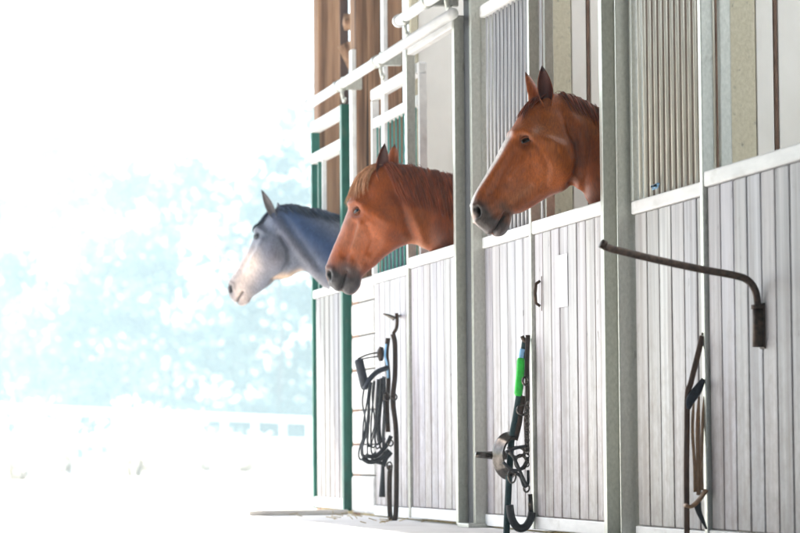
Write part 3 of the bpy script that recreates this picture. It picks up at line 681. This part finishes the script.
# --- far horse: grey, neck stretched, head turned to the yard
GR = (.13, .14, .18)
BODY1 = [(x, zt - .04, zb - .04, w_) for (x, zt, zb, w_) in BODY]
make_horse('horse', 'grey horse with a dark mane and painted sky-blue neck tint, farthest head by the green posts', [(2.6, 17.1), (1.0, 17.1), (.15, 17.1), (-.15, 17.13), (-.4, 17.25), (-.9, 17.6)],
 [(230.5, 296, 237, 304, .045, 0, 2), (228, 290, 242, 306, .088, 0, 2.2), (228.5, 284, 248, 303, .104, -.05, 2.3), (232, 277.5, 252, 297, .106, -.05, 2.3),
  (238, 268.5, 259, 292.5, .100, 0, 2.3), (244, 258, 267, 286.5, .115, .05, 2.4), (249, 250, 274, 281.5, .138, .08, 2.5), (252.5, 243, 282, 279.5, .170, .1, 2.4),
  (255, 235, 290, 277, .198, .12, 2.3), (258, 228, 297, 272.5, .205, .1, 2.2), (263, 221, 303, 271, .192, .05, 2.1), (270, 213.5, 308, 272.5, .168, 0, 2.1),
  (280, 208, 312.5, 275, .150, -.1, 2.1), (292, 206.5, 318, 279.5, .155, -.2, 2.1), (305, 209, 324, 285, .165, -.25, 2.1), (318, 211, 331, 292, .185, -.25, 2.1), (333, 215, 342, 303, .22, -.25, 2.1)],
 17.1, dict(body=BODY1, coat=GR, mane='mane_slate', fore='mane_slate', eye=(256, 236), eye_r=.026, lid='eyelid_grey',
  sculpt=[((257, 237), 5, -5), ([(254, 231), (258, 229), (263, 231)], 2.6, 8), ((264, 225), 5, -6), ([(262, 241), (256, 252), (250, 262)], 3, 6), ([(255, 248), (248, 258), (241, 270)], 2.6, -5),
   ((272, 258), 12, 15), ([(281, 236), (288, 248), (289, 262), (283, 274), (274, 281)], 2.8, -14), ([(236.5, 304), (238.5, 298), (242.5, 292)], 1.5, -9), ([(229.3, 286), (230, 291)], 2.0, -14), ([(230, 282), (233, 284), (234, 290)], 1.5, 4),
   ([(275, 222), (290, 240), (306, 260), (324, 284)], 5, 9), ([(284, 218), (299, 240), (318, 266)], 4, -8), ([(300, 222), (318, 240)], 8, 5)],
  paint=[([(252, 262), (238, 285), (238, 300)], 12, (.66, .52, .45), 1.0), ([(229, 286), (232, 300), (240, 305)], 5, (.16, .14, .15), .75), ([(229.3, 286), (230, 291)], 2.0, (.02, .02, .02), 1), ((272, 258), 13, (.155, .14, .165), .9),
   ([(278, 225), (292, 243), (308, 262), (326, 286)], 5.5, (.22, .20, .22), .6), ([(290, 215), (330, 250)], 18, (.030, .055, .13), 1.0), ([(236.5, 304), (238.5, 298), (242.5, 292)], 1.2, (.05, .04, .04), .9), ([(276, 282), (300, 273)], 4, (.62, .42, .27), .85)],  # sky light on the neck, warm bounce under the jaw painted into the coat
  ears=[((261.4, 189.4), (274, 217), .04, .05, .027, (-.35, -.7, .2), (.14, .12, .12)), ((277.7, 202.4), (281, 214), -.05, -.06, .02, (.4, 1, .1), (.3, .25, .24))],
  mane_rows=[(11.6, 16.8, 230, -.05, .62, .75, .012, .0042, .5), (11.6, 16.8, 60, -.1, -.9, .5, .012, .007, .3)],
  fore_rows=[(10.0, 11.8, 36, 0., .3, -1.8, .012, .005, .6), (10.0, 11.8, 24, 0., -.4, -1.8, .012, .005, .5)]))

# ------------------------------------------------------------------ tack and fittings
def px(pts, X):            # photo points on a plane parallel to the stall fronts
    return [on_x(u, v, X) for (u, v) in pts]
def py(pts, Y):            # photo points on a plane across the aisle
    return [on_y(u, v, Y) for (u, v) in pts]

# iron swing arm on the nearest door
t = empty('swing_arm', tuple(on_x(758, 345, -.06)), 'bent rusty iron swing arm on the nearest stall door', 'swing arm')
Ya = on_x(758, 330, -.055)[1] - .03
P = py([(602, 244.5), (607, 247.5), (622, 251.5), (660, 260.5), (700, 269), (735, 275.5), (748, 280.5), (755, 290), (757.5, 302), (758.5, 318), (759, 340)], Ya)
q = MB(); q.tube(cr(P, 60), .0125, 12); q.tube([P[0] + [-.004, 0, .004], P[0] + [.012, 0, -.004]], .0155, 10); q.build('arm', 'iron', t)
q = MB(); q.tube(py([(758.8, 307), (759, 347)], Ya), .0215, 14); q.tube(py([(758.8, 305), (758.8, 309)], Ya), .026, 14); q.build('socket', 'iron', t)
c = on_y(761, 326, Ya); q = MB(); q.box(c[0] + .012, -.053, Ya - .025, Ya + .025, c[2] - .075, c[2] + .075, .003); q.build('wall_plate', 'iron', t)

# leather straps hanging near the nearest door edge
Xs = -.105
t = empty('leather_straps', tuple(on_x(695, 340, Xs)), 'dark and tan leather straps hanging beside the nearest door edge', 'straps')
Yk = 9.96
q = MB(); q.tube(cr(py([(702.5, 336), (699, 350), (695, 366), (690.5, 384), (687.5, 395), (687, 430), (686.5, 470), (687, 533), (687.5, 600)], Yk), 50), .0095, 8, flat=(1.1, .6)); q.build('dark_strap', 'leather_mid', t)
q = MB(); q.tube(cr(py([(703.5, 379), (698, 389), (690.5, 400), (688.5, 409)], Yk - .01), 16), [.006 + .009 * math.sin(math.pi * i / 15) for i in range(16)], 8, flat=(1.2, .6)); q.build('loop', 'navy_pad', t)
for (u0, u1, dz, rr_) in ((692.5, 694.5, 0, .0045), (697.5, 698, 3, .0056), (702.5, 701.5, -2, .0046)):
    q = MB(); q.tube(cr(py([(u0 + 1.5, 396), (u0, 430), (u1, 465), (u1 + .5, 492 + dz)], Yk), 18), [rr_ * min(1, .4 + .2 * i) for i in range(18)], 8, flat=(1.3, .5)); q.build('tan_strap', 'leather_tan', t)
q = MB(); q.tube(cr(py([(685, 505), (691, 506.5), (698, 501), (706, 490)], Yk - .03), 14), .017, 8, flat=(.4, 1.3), up=(0, 0, 1)); q.build('keeper', 'leather_tan', t)
q = MB(); q.tube(cr(py([(697, 503), (699, 512), (703, 521), (706.5, 529)], Yk - .02), 14), [.014 - .0008 * i for i in range(14)], 8); q.build('strap_end', 'black_web', t)
q = MB(); q.tube([on_x(703.5, 337, -.03), on_y(703, 334, Yk)], .006, 8); q.build('hook', 'iron', t)

# bracket + head collar + lead rope in front of panel B
YB = 12.33
t = empty('bridle_bracket', tuple(on_y(500, 455, YB)), 'polished steel bridle bracket with curved horn below the front horse', 'bracket')
q = MB(); q.tube(py([(475.5, 454.5), (480, 454.8), (503, 455.5)], YB + .1), [.012, .014, .021], 14); q.build('rod', 'steel', t)
vv = []; ff = []; n1, n2 = 18, 12
cc = on_y(511, 456, YB); ex = (on_y(515, 445, YB) - cc) / np.linalg.norm(on_y(515, 445, YB) - cc); eu_ = np.array([.977, .2, 0])
for i in range(n1):                       # scoop: half shell
    a = math.pi * (.5 + i / (n1 - 1))
    for j in range(n2):
        bb_ = j / (n2 - 1); rr_ = .098 * (1 - .25 * bb_)
        vv.append(cc + np.array([.977, .1, 0]) * (math.cos(a) * rr_ * .75 + .02 * bb_) + np.array([0, 0, 1]) * math.sin(a) * rr_ + np.array([-.1, -1, 0]) * (.075 * bb_ - .05))
ff = [[i * n2 + j, i * n2 + j + 1, (i + 1) * n2 + j + 1, (i + 1) * n2 + j] for i in range(n1 - 1) for j in range(n2 - 1)]
q = MB(); q.add(vv, ff, True); sc = q.build('horn', 'steel', t); md = sc.modifiers.new('thick', 'SOLIDIFY'); md.thickness = .006
q = MB(); q.tube([on_x(503, 455, -.02), on_x(506, 455.5, .0)], .02, 12); q.build('mount', 'steel', t)

t = empty('head_collar', tuple(on_y(526, 336, YB - .05)), 'brown head collar with chain and rings hanging on the steel bracket', 'head collar')
q = MB(); q.tube(cr(py([(528, 335), (527, 365), (527.5, 395), (526, 420), (527.5, 452)], YB - .02), 30), .0085, 8, flat=(1.2, .5)); q.build('strap', 'leather_brown', t)
q = MB(); q.tube(cr(py([(524, 396), (521, 410), (519, 424), (515, 440)], YB), 20), .0105, 8, flat=(1.2, .5)); q.build('strap', 'leather_brown', t)
def ring(u, v, Y, ru, rv, r, seg=22, tilt=0.):
    c = on_y(u, v, Y); s = 3000 / Y / 1.0; pts = []
    for i in range(seg + 1):
        a = 2 * math.pi * i / seg; pts.append(c + np.array([math.cos(a) * ru / s, tilt * math.cos(a) * ru / s, -math.sin(a) * rv / s]))
    return pts
q = MB()
for (u, v, a, b_2, r) in ((522, 410, 5, 5, .005), (521, 462, 6, 7, .007), (512, 476, 4, 7, .004), (526.5, 488, 3, 4, .004), (525.5, 381, 3, 4, .005), (517, 452, 8, 5, .006)):
    q = MB(); q.tube(ring(u, v, YB - .08, a, b_2, r), r, 8, cap=False); q.build('ring', 'steel', t)
q = MB()
for i in range(16):
    v = 404 + i * 4.0; q.tube(ring(527.8 - (i % 2) * .8, v, YB - .09, 2.2 if i % 2 else 1.0, 2.9, .0028), .0028, 6, cap=False)
q.build('chain', 'steel', t)
q = MB()
for pts in ([(503, 462), (512, 470), (522, 468), (528, 458)], [(508, 447), (516, 462), (523, 478), (527, 486)], [(511, 470), (520, 476), (524, 486), (528, 483), (528, 470)], [(506, 452), (516, 448), (526, 446)]):
    q.tube(cr(py(pts, YB - .07 - random.random() * .02), 20), .010, 8, flat=(.7, 1.1))
q.build('noseband', 'black_web', t)

t = empty('lead_rope', tuple(on_y(524, 340, YB)), 'dark teal lead rope with bright green grip on the white boards', 'lead rope')
q = MB(); q.tube(cr(py([(526, 338), (524.5, 346), (522.5, 365), (519.5, 392), (515.5, 418), (511.5, 440), (509.5, 470), (508, 500), (506.5, 533), (506, 570)], YB + .01), 60), .0145, 10); q.build('rope', 'teal_rope', t)
q = MB(); q.tube(cr(py([(509.5, 505), (512, 519), (518, 527.5), (525, 527), (530, 520), (532, 512)], YB - .03), 30), .017, 10); q.build('rope_loop', 'black_web', t)
q = MB(); q.tube(cr(py([(520.8, 358), (520.3, 370), (519, 384), (518, 396)], YB - .03), 16), [.013] + [.0175] * 14 + [.012], 12); q.build('grip', 'green_grip', t)
q = MB(); q.tube(cr(py([(522.5, 349), (521.5, 354), (521, 359)], YB - .03), 8), .011, 8); q.build('collar', 'blue_strap', t)
q = MB(); q.tube(cr(py([(522, 336), (524, 340), (527, 343)], YB), 8), .009, 8); q.build('clip', 'iron', t)
q = MB(); q.tube(py([(530, 494), (531, 514)], YB - .03), .011, 10); q.build('snap_hook', 'steel', t)

# hook + bridle in front of panel A
YA = 14.95
t = empty('tack_hook', tuple(on_y(397, 330, YA)), 'grey metal tack hook on the panel below the middle horse', 'hook')
q = MB(); q.tube(cr(py([(383, 314), (388, 315.5), (394, 318.5)], YA), 10), [.007 + .0022 * i for i in range(10)], 8, flat=(.5, 1.5)); q.build('saddle', 'steel', t)
q = MB(); q.tube(cr(py([(396.5, 313), (397.2, 320), (396.5, 328), (393, 334)], YA), 16), .009, 8); q.build('stem', 'iron', t)
q = MB(); q.tube([on_y(396.5, 316, YA), on_x(399, 316, .002)], .008, 8); q.build('mount', 'iron', t)

t = empty('bridle', tuple(on_y(392, 336, YA)), 'black bridle with padded straps and looped reins hanging below the middle horse', 'bridle')
q = MB(); q.tube(cr(py([(393, 334), (395, 345), (395, 375), (393, 400), (396, 430), (396.5, 470), (396, 510), (394, 521), (390, 514), (389.5, 480), (390.5, 465)], YA), 70), .0115, 8, flat=(1.15, .6)); q.build('strap', 'leather_brown', t)
q = MB(); q.tube(cr(py([(388, 338), (386.5, 355), (388.5, 380), (387, 405), (388, 432)], YA + .01), 40), .010, 8, flat=(1.2, .6)); q.build('strap', 'leather_brown', t)
q = MB(); q.tube(cr(py([(383, 463), (382.5, 480), (382, 497)], YA), 14), [.008 + .0007 * i for i in range(14)], 8); q.build('tassel', 'black_web', t)
q = MB(); q.tube(cr(py([(358.5, 359), (361.5, 372), (365.5, 389)], YA - .02), 14), [.018] + [.0235] * 12 + [.018], 12); q.build('pad', 'navy_pad', t)
q = MB(); q.tube(cr(py([(364.5, 389), (369, 380), (377, 372), (389, 367)], YA - .04), 18), [.022] * 17 + [.014], 10, flat=(.6, 1.1)); q.build('pad', 'navy_pad', t)
q = MB(); q.tube(cr(py([(357.5, 359), (368, 354.5), (381, 352)], YA - .01), 10), .004, 6); q.tube(cr(py([(362, 359), (370, 357.5), (380, 356)], YA - .01), 10), .0035, 6); q.build('wire', 'steel', t)
q = MB(); q.tube(cr(py([(381.5, 347), (380.5, 353), (381, 361)], YA - .01), 10), [.010 + .009 * math.sin(math.pi * i / 9) for i in range(10)], 8); q.build('knot', 'leather_brown', t)
q = MB(); q.tube(cr(py([(386, 344), (385, 356), (387, 364), (388, 378)], YA - .03), 14), .0115, 8, flat=(.4, 1.4)); q.build('blue_tag', 'blue_strap', t)
q = MB()
ns = 17
for i in range(ns):
    k_ = i / (ns - 1); u_t = 367 + 18 * k_ + random.uniform(-2.5, 2.5); v_t = 384 - 8 * k_
    u_m = 363.5 + 22 * k_ + random.uniform(-2, 2); v_b = 454 - 8 * abs(k_ - .1) + random.uniform(-9, 8); u_b = 360 + 24 * k_ + random.uniform(-2, 2)
    q.cur = (1,) * 3
    q.tube(cr(py([(u_t, v_t), (u_t - 2.5 * (1 - k_), v_t + 18), (u_m, v_t + 42), (u_b, v_b - 8), (u_b + 1.5, v_b), (u_b + 5, v_b - 2)], YA - .01 - .05 * random.random()), 30), random.uniform(.0032, .0062), 7)
q.build('rein', 'rope_grey', t)
q = MB()
for (pts, r) in (([(362, 458), (370, 462), (380, 459), (389, 450)], .012), ([(366, 456), (376, 456), (386, 446), (391, 436)], .011), ([(383, 466), (386, 458), (391, 452)], .013), ([(371, 460), (381, 463), (386, 461)], .009)):
    q.tube(cr(py(pts, YA - .06), 20), r, 8)
q.build('wrap', 'black_web', t)
q = MB()
for (u, v, a, b_2, r) in ((386.5, 397, 3.0, 4, .005), (394.5, 397, 2.6, 3, .004), (389.5, 466, 2.6, 4, .004), (390.5, 443, 2.6, 3, .004)): 
    q = MB(); q.tube(ring(u, v, YA - .07, a, b_2, r), r, 8, cap=False); q.build('buckle', 'steel', t)

# small things
q = MB()
c = on_x(655, 189.5, -.005)
for i in range(5):
    q.tube(cr([c + np.array([0, random.uniform(-.05, .05), random.uniform(.0, .02)]) for _ in range(5)], 20), .0035, 6)
k = q.build('twine_scrap', 'blue_strap', None, tuple(c)); tag(k, 'scrap of blue baler twine on the grey panel rail', 'twine')
q = MB()
for i in range(26):
    y = random.uniform(14.2, 16.7); x = -random.random() ** 2 * .35 - .07; a = random.uniform(0, 6.28); l = random.uniform(.02, .07)
    q.tube([(x, y, .016), (x + l * math.cos(a), y + l * math.sin(a), .018 + random.random() * .02)], .0022, 4)
k = q.build('straw_litter', 'straw'); k['kind'] = 'stuff'; tag(k, 'loose straw scattered at the foot of the stall fronts', 'straw')

# ------------------------------------------------------------------ yard: fence, shrubs, trees
t = empty('paddock_fence', (8, 74, 0), 'white paddock fence crossing the bright yard', 'fence')
A = np.array([-3.0, 41.0]); B = np.array([21., 96.]); Lf = np.linalg.norm(B - A)
for i in range(24):
    p = A + (B - A) * i / 23
    q = MB(); q.box(p[0] - .06, p[0] + .06, p[1] - .06, p[1] + .06, 0, 1.2, .01); q.build('fence_post', 'fence_white', t)
for z in (1.12, .62):
    q = MB(); q.tube([(A[0], A[1] - .09, z), (B[0], B[1] - .09, z)], .075, 4, flat=(1, .5)); q.build('fence_rail', 'fence_white', t)

def leaf_cloud(q, centers, n, spread, size, flat=1.):
    cidx = rng.integers(0, len(centers), n)
    for c in cidx:
        p = np.array(centers[c][:3]) + rng.normal(0, 1, 3) * spread * centers[c][3] * np.array([1, 1, .75])
        u = rng.normal(0, 1, 3); u /= np.linalg.norm(u); v = np.cross(u, rng.normal(0, 1, 3)); v /= np.linalg.norm(v)
        s = size * random.uniform(.5, 1.4); k = random.random(); q.cur = (k, k, k)
        q.add([p - u * s, p + v * s * .55, p + u * s, p - v * s * .55], [[0, 1, 2, 3]])
def tree(x, y, h, r, label, n=5200):
    t = empty('tree', (x, y, 0), label, 'tree', 'trees beyond the paddock fence')
    q = MB(); zz = np.linspace(0, h * .9, 9)
    q.tube([(x + .12 * math.sin(z), y, z) for z in zz], [max(.03, .10 * h / 8 * (1 - z / h)) for z in zz], 9)
    cents = []
    nb = 40
    for i in range(nb):
        k = random.random() ** 1.25; z = h * (.03 + .95 * k); rad = r * (math.sin(math.pi * (.25 + .70 * k)) ** .8) * random.uniform(.45, 1.05); a = random.uniform(0, 6.28)
        c = (x + rad * math.cos(a), y + rad * math.sin(a), z, random.uniform(.6, 1.2)); cents.append(c)
        if i < 22: q.tube([(x, y, z * .78), ((x + c[0]) / 2, (y + c[1]) / 2, z * .93), c[:3]], [.07, .045, .02], 5)
    q.build('trunk', 'bark', t)
    q = MB(); leaf_cloud(q, cents, n, r * .19, .36); q.build('crown', 'leaf', t)
    return t
TR = [(7.5, 150, 13, 4.2, 'faint tree at the left edge of the pale tree line'), (11.6, 140, 14, 4.0, 'faint tree second from the left edge of the hazy tree line'), (14.2, 128, 13, 3.6, 'tree in the middle of the hazy tree line'),
      (16.2, 112, 11, 3.2, 'tree just left of the grey horse in the hazy line'), (20.2, 110, 12, 3.4, 'tree behind the head of the grey horse'), (23.6, 106, 13, 3.4, 'tree hidden partly by the barn end'),
      (12.4, 160, 17, 4.6, 'taller tree standing behind the hazy tree line'), (22., 135, 16, 4.2, 'tallest tree rising behind the grey horse'), (6.5, 122, 8, 3.2, 'low pale tree near the left edge of the photo'), (11., 116, 8, 3.0, 'low rounded tree in front of the hazy tree line')]
for (x, y, h, r, lb) in TR: tree(CAMX + (x - CAMX) * 1.62, y * 1.62, h * 1.72, r * 1.62, lb, 2900 if x < 12 else (3900 if x < 16 else 5000))
def shrub(x, y, h, label):
    t = empty('shrub', (x, y, 0), label, 'shrub', 'pale shrubs along the fence')
    q = MB()
    for i in range(26):
        a = random.uniform(0, 6.28); l = random.uniform(.5, 1.) * h; s = random.uniform(.1, .5)
        q.tube([(x + .1 * math.cos(a), y + .1 * math.sin(a), 0), (x + s * .6 * math.cos(a), y + s * .6 * math.sin(a), l * .6), (x + s * math.cos(a), y + s * math.sin(a), l)], [.012, .009, .003], 4)
    q.build('stem', 'leaf_pale', t)
    q = MB(); leaf_cloud(q, [(x + random.uniform(-.5, .5), y + random.uniform(-.4, .4), h * random.uniform(.04, .85), 1) for _ in range(14)], 420, .16, .06); q.build('foliage', 'leaf_pale', t)
for (u, Y, h, lb) in ((18, 43, 1.15, 'pale shrub at the left edge of the yard'), (62, 46, 1.1, 'low pale shrub right of the leftmost shrub'), (134, 48, 1.35, 'tallest pale shrub in front of the fence'), (150, 52, 1.3, 'narrow pale shrub close behind the tallest one'),
                      (245, 56, .7, 'pale shrub under the muzzle of the grey horse'), (175, 57, 1.15, 'bushy pale shrub in the middle of the fence line'), (205, 60, .95, 'pale shrub just left of the grey muzzle'), (278, 66, .5, 'pale shrub nearest the barn end')):
    x = on_y(u, 440, Y)[0]; shrub(x, Y, h, lb)

# ------------------------------------------------------------------ haze
HZ = 0.0017
if HZ:
    q = MB(); q.box(-150, 220, -20, 420, -1.2, 45, 0)
    k = q.build('haze', []); tag(k, 'pale haze over the bright yard', 'haze'); k['kind'] = 'stuff'
    mm = bpy.data.materials.new('haze'); mm.use_nodes = True; tt = mm.node_tree; tt.nodes.remove(tt.nodes['Principled BSDF'])
    pv = tt.nodes.new('ShaderNodeVolumePrincipled'); pv.inputs['Color'].default_value = (.74, .94, 1, 1); pv.inputs['Density'].default_value = HZ; pv.inputs['Anisotropy'].default_value = .3
    tt.links.new(pv.outputs[0], tt.nodes['Material Output'].inputs['Volume']); k.data.materials.append(mm)
